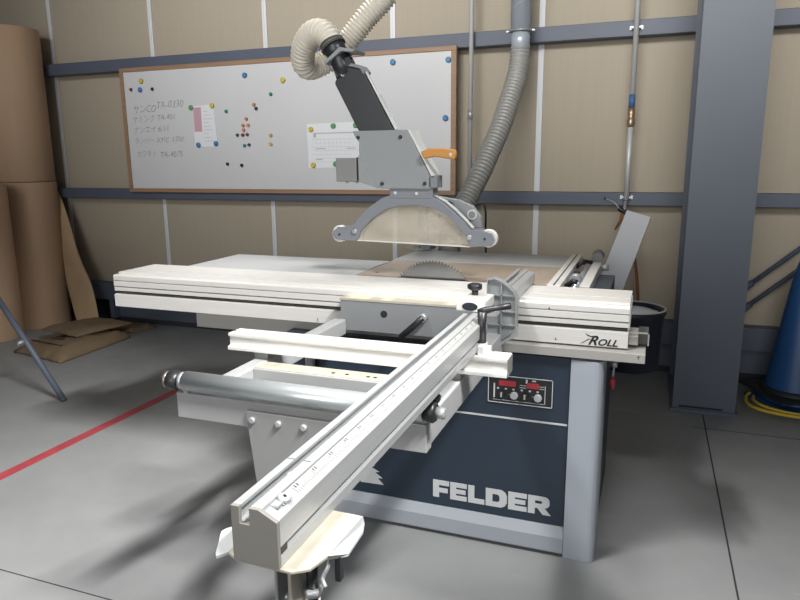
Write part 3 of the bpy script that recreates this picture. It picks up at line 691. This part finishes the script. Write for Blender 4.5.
# ------------------------------------------------------------------ overhead blade guard
ga = empty('blade_guard', (-.86, 2.46, 1.03), 'overhead grey saw guard with clear hood and black arm, hanging above the blade', 'saw guard')
ARC = [(-1.201,1.05),(-1.198,1.07),(-1.175,1.087),(-1.11,1.093),(-1.086,1.125),(-1.039,1.168),(-0.982,1.205),(-0.948,1.216),(-0.775,1.213),(-0.732,1.188),(-0.69,1.154),(-0.648,1.115),(-0.627,1.09),(-0.586,1.091),(-0.546,1.078),(-0.533,1.053),(-0.545,1.033),(-0.627,1.025),(-0.637,1.06),(-0.669,1.099),(-0.711,1.138),(-0.764,1.168),(-0.839,1.18),(-0.915,1.175),(-0.971,1.159),(-1.029,1.121),(-1.076,1.072),(-1.094,1.034),(-1.147,1.033),(-1.183,1.037)]
hd = MB().prism(ARC, 1, 2.438, 2.452).prism(ARC, 1, 2.492, 2.500).build('hood_frame', 'guard', ga, bevel=.0015)
for nm, (x, z) in (('a', (-1.100, 1.072)), ('b', (-.628, 1.062))):
    MB().tube([(x, 2.438, z), (x, 2.432, z), (x, 2.430, z)], [.010, .010, .007], 16).build('screw', 'zinc', hd)
for (x, z) in ((-1.168, 1.058), (-.570, 1.058)):
    MB().cyl((x, 2.438, z), (x, 2.435, z), .0045, 10).build('axle_pin', 'black', hd)
for (x, z) in ((-.925, 1.226), (-.838, 1.224)):
    MB().cyl((x, 2.438, z), (x, 2.435, z), .006, 12).build('screw', 'rim', hd)
SHL = [(-0.629,1.023),(-0.64,1.059),(-0.672,1.098),(-0.714,1.137),(-0.767,1.167),(-0.842,1.179),(-0.919,1.175),(-0.975,1.158),(-1.033,1.12),(-1.08,1.071),(-1.099,1.033)]
MB().prism(SHL, 1, 2.4525, 2.4555).build('clear_shield', 'glass', ga)
MB().prism(SHL, 1, 2.4875, 2.4905).build('clear_shield', 'glass', ga)
MB().prism([(-.629, 1.023), (-1.099, 1.033), (-1.099, 1.037), (-.629, 1.028)], 1, 2.449, 2.4585).build('shield_bottom_rim', 'nylon', ga)
m = MB()
for a, b in zip(SHL[:-1], SHL[1:]): m.prism([a, b, (b[0], b[1]+.004), (a[0]+.002, a[1]+.003)], 1, 2.4555, 2.4875)
m.build('hood_top_strip', 'rim', ga)
for (x, z, lab) in ((-1.177, 1.058, 0), (-.561, 1.058, 0)):
    MB().tube([(x, 2.455, z), (x, 2.458, z), (x, 2.480, z), (x, 2.483, z)], [.030, .034, .034, .030], 36).build('roller_wheel', 'nylon', ga)
MB().prism([(-.948, 1.250), (-.773, 1.250), (-.773, 1.205), (-.948, 1.205)], 1, 2.4365, 2.502).build('neck_plate', 'guard', ga, bevel=.002)
BOX = [(-1.095,1.461),(-1.091,1.446),(-1.07,1.419),(-1.072,1.275),(-0.981,1.242),(-0.778,1.242),(-0.778,1.283),(-0.869,1.461)]
bx_ = MB().prism(BOX, 1, 2.428, 2.500).build('gear_housing', 'guard_light', ga, bevel=.002)
m = MB()
for x, z in ((-1.072, 1.436), (-.898, 1.435), (-.975, 1.261), (-.802, 1.262)): m.tube([(x, 2.428, z), (x, 2.423, z), (x, 2.422, z)], [.007, .007, .005], 12)
m.build('housing_bolts', 'black', bx_)
MB().prism([(-.860, 1.461), (-.869, 1.461), (-.774, 1.285), (-.766, 1.287)], 1, 2.428, 2.520).build('pale_side_face', 'rim', bx_)  # slanted side face, paler than the rest of the housing
MB().prism([(-.846, 1.410), (-.840, 1.408), (-.815, 1.362), (-.822, 1.362)], 1, 2.44, 2.50).build('slot', 'black', bx_)
MB().box(-.786, -.754, 2.428, 2.50, 1.246, 1.292).build('end_block', 'guard', bx_, bevel=.002)
MB().prism([(-1.073, 1.37), (-1.072, 1.268), (-.99, 1.242), (-1.02, 1.285)], 1, 2.424, 2.428).build('lower_flange', 'guard_light', bx_)
s_ = MB().box(-1.173, -1.084, 2.43, 2.50, 1.268, 1.360).build('switch_box', 'boxgrey', ga, bevel=.004)
MB().box(-1.084, -1.072, 2.44, 2.49, 1.272, 1.362).build('box_gap_shade', 'black', s_)  # black strip painting the shade of the gap beside the box
m = MB()
for x in (-1.135, -1.092): m.tube([(x, 2.45, 1.268), (x, 2.45, 1.262)], .007, 12)
m.build('cable_glands', 'zinc', s_)
ARM = [(-1.172,1.641),(-1.167,1.655),(-1.154,1.662),(-1.11,1.702),(-1.069,1.691),(-1.048,1.675),(-0.929,1.458),(-1.074,1.458)]
ar = MB().prism(ARM, 1, 2.438, 2.480).prism([(-1.188, 1.722), (-1.11, 1.740), (-1.098, 1.714), (-1.112, 1.697), (-1.165, 1.655)], 1, 2.440, 2.478).build('swing_arm', 'black_soft', ga, bevel=.004)
dv = Vector((-.929+1.050, 0, 1.458-1.675)); nrm = Vector((dv.z, 0, -dv.x)).normalized()*-1
m = MB()
A = Vector((-1.046, 0, 1.678)); B = Vector((-.926, 0, 1.462)); u_ = (B-A).normalized(); w_ = Vector((-u_.z, 0, u_.x))
if w_.x < 0: w_ = -w_
m.prism([(A.x, A.z), (B.x, B.z), (B.x+w_.x*.010, B.z+w_.z*.010), (A.x+w_.x*.005, A.z+w_.z*.005)], 1, 2.446, 2.462)
for i in range(22):
    p_ = A+u_*(.10+i*.006)+w_*.005
    m.prism([(p_.x, p_.z), (p_.x+u_.x*.003, p_.z+u_.z*.003), (p_.x+u_.x*.003+w_.x*.003, p_.z+u_.z*.003+w_.z*.003), (p_.x+w_.x*.003, p_.z+w_.z*.003)], 1, 2.444, 2.470)
m.build('ribbed_side_strip', 'rim', ar)
MB().prism([(-1.110, 1.702), (-1.098, 1.712), (-1.060, 1.702), (-1.044, 1.682), (-1.048, 1.668), (-1.062, 1.690)], 1, 2.432, 2.50).build('hook_bracket', 'guard', ar, bevel=.0015)
MB().cyl((-1.135, 2.438, 1.672), (-1.135, 2.433, 1.672), .0065, 12).build('pivot_screw', 'rim', ar)
MB().tube([(-1.128, 2.466, 1.672), (-1.150, 2.466, 1.705), (-1.158, 2.466, 1.735), (-1.165, 2.466, 1.748)], [.034, .036, .041, .041], 24).build('arm_neck', 'black_soft', ga)
cl_ = MB().prism([(-1.203, 1.719), (-1.137, 1.769), (-1.075, 1.758), (-1.082, 1.748), (-1.129, 1.755), (-1.199, 1.709)], 1, 2.412, 2.52).build('flange_collar', 'guard_light', ga, bevel=.001)
MB().tube([(-1.158, 2.466, 1.735), (-1.180, 2.468, 1.770), (-1.198, 2.47, 1.800)], [.040, .043, .042], 24).build('hose_spigot', 'black_soft', ga)
m = MB()
m.tube(resample(bez([(-1.184, 2.468, 1.779), (-1.198, 2.47, 1.801)], 4), .003), .050, 24)
m.build('hose_clamp', 'groove', ga)
HN = [(-0.812,1.379),(-0.779,1.392),(-0.73,1.391),(-0.681,1.386),(-0.674,1.37),(-0.681,1.349),(-0.72,1.355),(-0.758,1.361),(-0.798,1.352)]
hn = MB().prism(HN, 1, 2.405, 2.430).build('orange_handle', 'orange', ga, bevel=.005)
MB().tube([(-.695, 2.405, 1.368), (-.695, 2.402, 1.368)], [.007, .005], 16).build('rivet', 'rim', hn)
BRK = [(-0.790,1.212),(-0.692,1.196),(-0.639,1.174),(-0.607,1.134),(-0.600,1.090),(-0.636,1.090),(-0.675,1.125),(-0.713,1.150),(-.79,1.18)]
br = MB().prism(BRK, 1, 2.515, 2.545).build('rear_link_bracket', 'guard_light', ga, bevel=.003)
MB().tube([(-.638, 2.515, 1.142), (-.638, 2.508, 1.142)], [.019, .019], 28).build('pivot_boss', 'rim', br)
MB().cyl((-.638, 2.508, 1.142), (-.638, 2.5065, 1.142), .014, 24).build('pivot_hole', 'guard', br)
MB().prism([(-.775, 1.200), (-.73, 1.193), (-.71, 1.180), (-.73, 1.183)], 1, 2.513, 2.516).build('slot', 'dark', br)
m = MB()
arcp = [(-.800, 1.213), (-.770, 1.214), (-.727, 1.191), (-.685, 1.157), (-.645, 1.119), (-.622, 1.094)]
for a, b in zip(arcp, arcp[1:]): m.prism([a, b, (b[0]+.003, b[1]+.003), (a[0]+.001, a[1]+.002)], 1, 2.452, 2.480)
m.build('bright_edge', 'rim', hd)
# post at the rear table edge that carries the arm
po = MB().tube([(-1.085, 3.26, .898), (-1.085, 3.26, 1.37)], .026, 24).build('support_post', 'grey_paint', ga)
MB().lathe([(.066, .899), (.066, .905), (.055, .908), (.03, .908)], -1.115, 3.25, 40).build('post_base', 'cream', po)
MB().box(-1.085, -1.03, 3.20, 3.30, .899, .925).build('post_foot_clamp', 'guard', po, bevel=.003)
MB().tube([(-1.085, 3.26, 1.345), (-1.02, 2.90, 1.345), (-.95, 2.49, 1.345)], .024, 20).build('cross_tube', 'grey_paint', ga)

# ------------------------------------------------------------------ hoses and duct
h = empty('extraction_hose', (-1.2, 2.46, 1.75), 'cream corrugated extraction hose looping from the black guard arm to the ceiling', 'hose')
pts = [(-1.188, 2.466, 1.786), (-1.207, 2.47, 1.815), (-1.243, 2.475, 1.840), (-1.290, 2.49, 1.838), (-1.332, 2.51, 1.806), (-1.360, 2.54, 1.762), (-1.366, 2.58, 1.730), (-1.345, 2.63, 1.738), (-1.290, 2.67, 1.775), (-1.225, 2.69, 1.838), (-1.145, 2.70, 1.925), (-1.045, 2.72, 2.03), (-.96, 2.76, 2.22), (-.90, 2.8, 2.6), (-.90, 2.8, 3.3)]
corrugated(pts, .050, .0150, .0095, 30).build('corrugated_tube', 'hose_white', h)
d = empty('extraction_duct', (-.785, 4.20, 2.0), 'galvanised spiral extraction duct coming down the wall from above', 'duct')
dd = MB().cyl((-.785, 4.20, 2.095), (-.785, 4.20, 5.1), .060, 40).build('duct_pipe', 'duct', d)
m = MB()
hp = [(-.785+.061*math.cos(a), 4.20+.061*math.sin(a), 2.05+.085*a/PI+.06) for a in [i*PI/10 for i in range(0, 340)]]
m.tube(hp, .0022, 6).build('spiral_seam', 'duct', dd)
MB().cyl((-.785, 4.20, 1.985), (-.785, 4.20, 2.095), .055, 40).build('duct_sleeve', 'duct', d)
cl = MB().tube([(-.785, 4.20, 2.088), (-.785, 4.20, 2.100)], .070, 32).build('pipe_clamp', 'zinc', d)
MB().box(-.87, -.70, 4.185, 4.215, 2.090, 2.099).build('clamp_ears', 'zinc', cl)
MB().box(-.79, -.78, 4.27, 4.35, 2.090, 2.10).build('wall_bracket', 'zinc', cl)
h = empty('flexible_hose', (-.85, 3.9, 1.1), 'grey ribbed flexible hose slanting down from the duct behind the saw', 'hose')
corrugated([(-.785, 4.20, 2.00), (-.787, 4.195, 1.93), (-.797, 4.17, 1.83), (-.822, 4.08, 1.68), (-.845, 3.98, 1.54), (-.882, 3.88, 1.40), (-.917, 3.78, 1.27), (-.965, 3.68, 1.13), (-1.01, 3.56, 1.0), (-1.0, 3.45, .85), (-.94, 3.36, .65), (-.88, 3.22, .45), (-.86, 2.98, .38), (-.86, 2.89, .38)], .061, .024, .0095, 32).build('ribbed_tube', 'hose_grey', h)
h = empty('power_cable', (-.8, 3.3, 1.0), 'thin black cable hanging behind the right end of the saw guard', 'cable')
MB().tube(bez([(-.70, 2.56, 1.15), (-.66, 2.75, 1.17), (-.70, 3.0, 1.12), (-.745, 3.20, 1.02), (-.76, 3.28, .90), (-.76, 3.29, .6), (-.75, 3.1, .3), (-.75, 2.89, .25)]), .005, 8).build('cable', 'black', h)

# ------------------------------------------------------------------ right-hand things
# leaning white board: flat shelf board standing behind the saw
def slab(c, n_, th):
    c = [Vector(p) for p in c]; nn = (c[1]-c[0]).cross(c[3]-c[0]).normalized()*th
    return MB().add(c+[p+nn for p in c], [(0, 1, 2, 3), (7, 6, 5, 4), (0, 4, 5, 1), (1, 5, 6, 2), (2, 6, 7, 3), (3, 7, 4, 0)])
tl = Vector((-.116, 3.90, 1.069)); trr = Vector((.010, 3.90, 1.033)); bl_ = Vector((-.235, 3.50, .689)); brr = Vector((-.113, 3.50, .695))
dl = (bl_-tl); kz = .004
B0 = tl+dl*((tl.z-kz)/-dl.z); dr = (brr-trr); B1 = B0+(trr-tl)*.97; B1 = Vector((B1.x, B1.y, .004))
tag(slab([B0, B1, trr, tl], 1, -.018).build('white_board_panel', 'seam', bevel=.001), 'narrow white board leaning slanted behind the right end of the saw', 'board')
# waste bin
BX, BY = -.045, 3.16
bn = empty('waste_bin', (BX, BY, .44), 'round navy bucket with pale rim and rubbish, behind the sliding table right end', 'bin')
MB().lathe([(.120, .400), (.128, .404), (.140, .655), (.147, .660), (.147, .680), (.139, .680), (.134, .655), (.120, .42), (.0, .42)], BX, BY, 56, cap=True).build('bin_body', 'bin', bn)
MB().lathe([(.1465, .6795), (.1465, .6835), (.1385, .6835), (.1385, .6795)], BX, BY, 56, cap=False).build('pale_rim', 'rim', bn)
m = MB().lathe([(.131, .640), (.115, .662), (.08, .672), (.04, .676), (.01, .677)], BX, BY, 30)
for v in m.v: v.z += .004*math.sin(v.x*60)*math.cos(v.y*50)
m.build('rubbish', 'paper', bn)
MB().box(-.20, -.11, 2.884, 3.03, .56, .60).build('hanging_bracket', 'girt', bn, bevel=.002)

# traffic cone on its base plates with yellow cord
def base(name, cx_, cy_, s, rot, z0, z1, m_, parent):
    c, s_ = math.cos(rot), math.sin(rot); h_ = s/2; r = .012
    poly = []
    for qx, qy, a0 in ((1, 1, 0), (-1, 1, PI/2), (-1, -1, PI), (1, -1, 3*PI/2)):
        for k_ in range(4):
            a = a0+k_*PI/6; poly.append((qx*(h_-r)+r*math.cos(a), qy*(h_-r)+r*math.sin(a)))
    poly = [(cx_+x*c-y*s_, cy_+x*s_+y*c) for x, y in poly]
    return MB().prism(poly, 2, z0, z1).build(name, m_, parent, bevel=.003)
CX, CY = .823, 4.10
low = empty('traffic_cone', (CX+.02, CY-.02, 0), 'blue base and skirt of the lower traffic cone in the stack right of the column', 'traffic cone', 'stacked blue traffic cones right of the column')
base('base_plate', CX+.03, CY-.03, .40, .62, .001, .022, 'cone', low)
MB().lathe([(.165, .022), (.160, .032), (.155, .052)], CX, CY, 48, cap=False).build('skirt', 'cone', low)
cn = empty('traffic_cone', (CX, CY, .055), 'blue traffic cone on a black base plate, topmost of the stack right of the column', 'traffic cone', 'stacked blue traffic cones right of the column')
base('base_plate', CX, CY, .41, .45, .056, .070, 'cone_base', cn)
MB().lathe([(.170, .070), (.168, .086), (.148, .094)], CX, CY, 56, cap=False).build('foot_ring', 'cone_base', cn)
MB().lathe([(.150, .086), (.145, .12), (.092, .50), (.062, .72), (.042, .80), (.034, .80), (.034, .77)], CX, CY, 56, cap=False).build('cone_body', 'cone', cn)
yc = empty('yellow_cord', (.80, 3.80, .0), 'yellow cord coiled between the cone base plates at the lower right', 'cord')
MB().tube(bez([(1.05, 3.76, .030), (.84, 3.755, .030), (.70, 3.77, .032), (.60, 3.82, .034), (.565, 3.90, .036), (.575, 4.0, .038), (.60, 4.06, .038)]), .009, 10).build('cord_strand', 'rope', yc)
MB().tube(bez([(1.05, 3.79, .032), (.85, 3.785, .034), (.73, 3.80, .036), (.64, 3.85, .040), (.605, 3.93, .040), (.61, 4.0, .040)]), .008, 10).build('cord_strand', 'rope', yc)

# ------------------------------------------------------------------ light
w = bpy.data.worlds.new('hall'); bpy.context.scene.world = w; w.use_nodes = True
w.node_tree.nodes['Background'].inputs[0].default_value = (.90, .95, 1, 1)
w.node_tree.nodes['Background'].inputs[1].default_value = .07
def area(name, loc, target, sx, sy, power, col=(1, 1, 1)):
    l = bpy.data.lights.new(name, 'AREA'); l.shape = 'RECTANGLE'; l.size = sx; l.size_y = sy; l.energy = power; l.color = col
    o = bpy.data.objects.new(name, l); C.objects.link(o); o.location = loc
    o.rotation_euler = (Vector(target)-Vector(loc)).to_track_quat('-Z', 'Y').to_euler(); return o
def spot(name, loc, target, power, angle, size, blend=1.):
    l = bpy.data.lights.new(name, 'SPOT'); l.energy = power; l.spot_size = math.radians(angle); l.spot_blend = blend; l.shadow_soft_size = size; l.color = (1, .98, .95)
    o = bpy.data.objects.new(name, l); C.objects.link(o); o.location = loc
    o.rotation_euler = (Vector(target)-Vector(loc)).to_track_quat('-Z', 'Y').to_euler(); return o
def strip(name, loc, target, sx, sy, power, spread):
    o = area(name, loc, target, sx, sy, power, (1, .98, .95)); o.data.spread = math.radians(spread); return o
L1 = strip('unseen_overhead_strip', (1.2, .36, 3.6), (-2.2, 1.4, 0), 1.3, .10, 44, 50)
L2 = strip('unseen_overhead_strip', (-1.3, .5, 3.6), (.75, 1.4, 0), 1.2, .15, 21, 46)
table_fill = strip('unseen_overhead_strip', (-1.1, 2.85, 3.0), (-1.1, 2.55, .9), 2.2, .2, 5, 34)  # unseen fill strip, added to brighten the table tops
L4 = strip('hall_door_daylight', (-.8, -4.3, 2.2), (-.8, 4.4, 2.2), 5.5, 2.0, 42, 75)
L5 = strip('upper_wall_fill', (-.8, -1.0, 3.8), (-.8, 4.4, 2.7), 6.0, .8, 46, 50)  # unseen wall washer, added to brighten the upper wall

# ------------------------------------------------------------------ camera
cam = bpy.data.cameras.new('camera'); co = bpy.data.objects.new('camera', cam); C.objects.link(co)
r = Vector((0.9374801, 0.34792772, -0.00879589)); u = Vector((-0.0634544, 0.19571579, 0.97860557)); f = Vector((-0.3422055, 0.91686511, -0.2055572))
Mx = Matrix(((r.x, u.x, -f.x), (r.y, u.y, -f.y), (r.z, u.z, -f.z))).to_4x4(); Mx.translation = (0, 0, 1.35)
co.matrix_world = Mx
cam.sensor_width = 36; cam.lens = 666.65/800*36; cam.clip_start = .02
S = bpy.context.scene; S.camera = co
S.view_settings.view_transform = 'Standard'; S.view_settings.look = 'None'; S.view_settings.gamma = 1; S.view_settings.use_curve_mapping = False
S.view_settings.exposure = 0.0
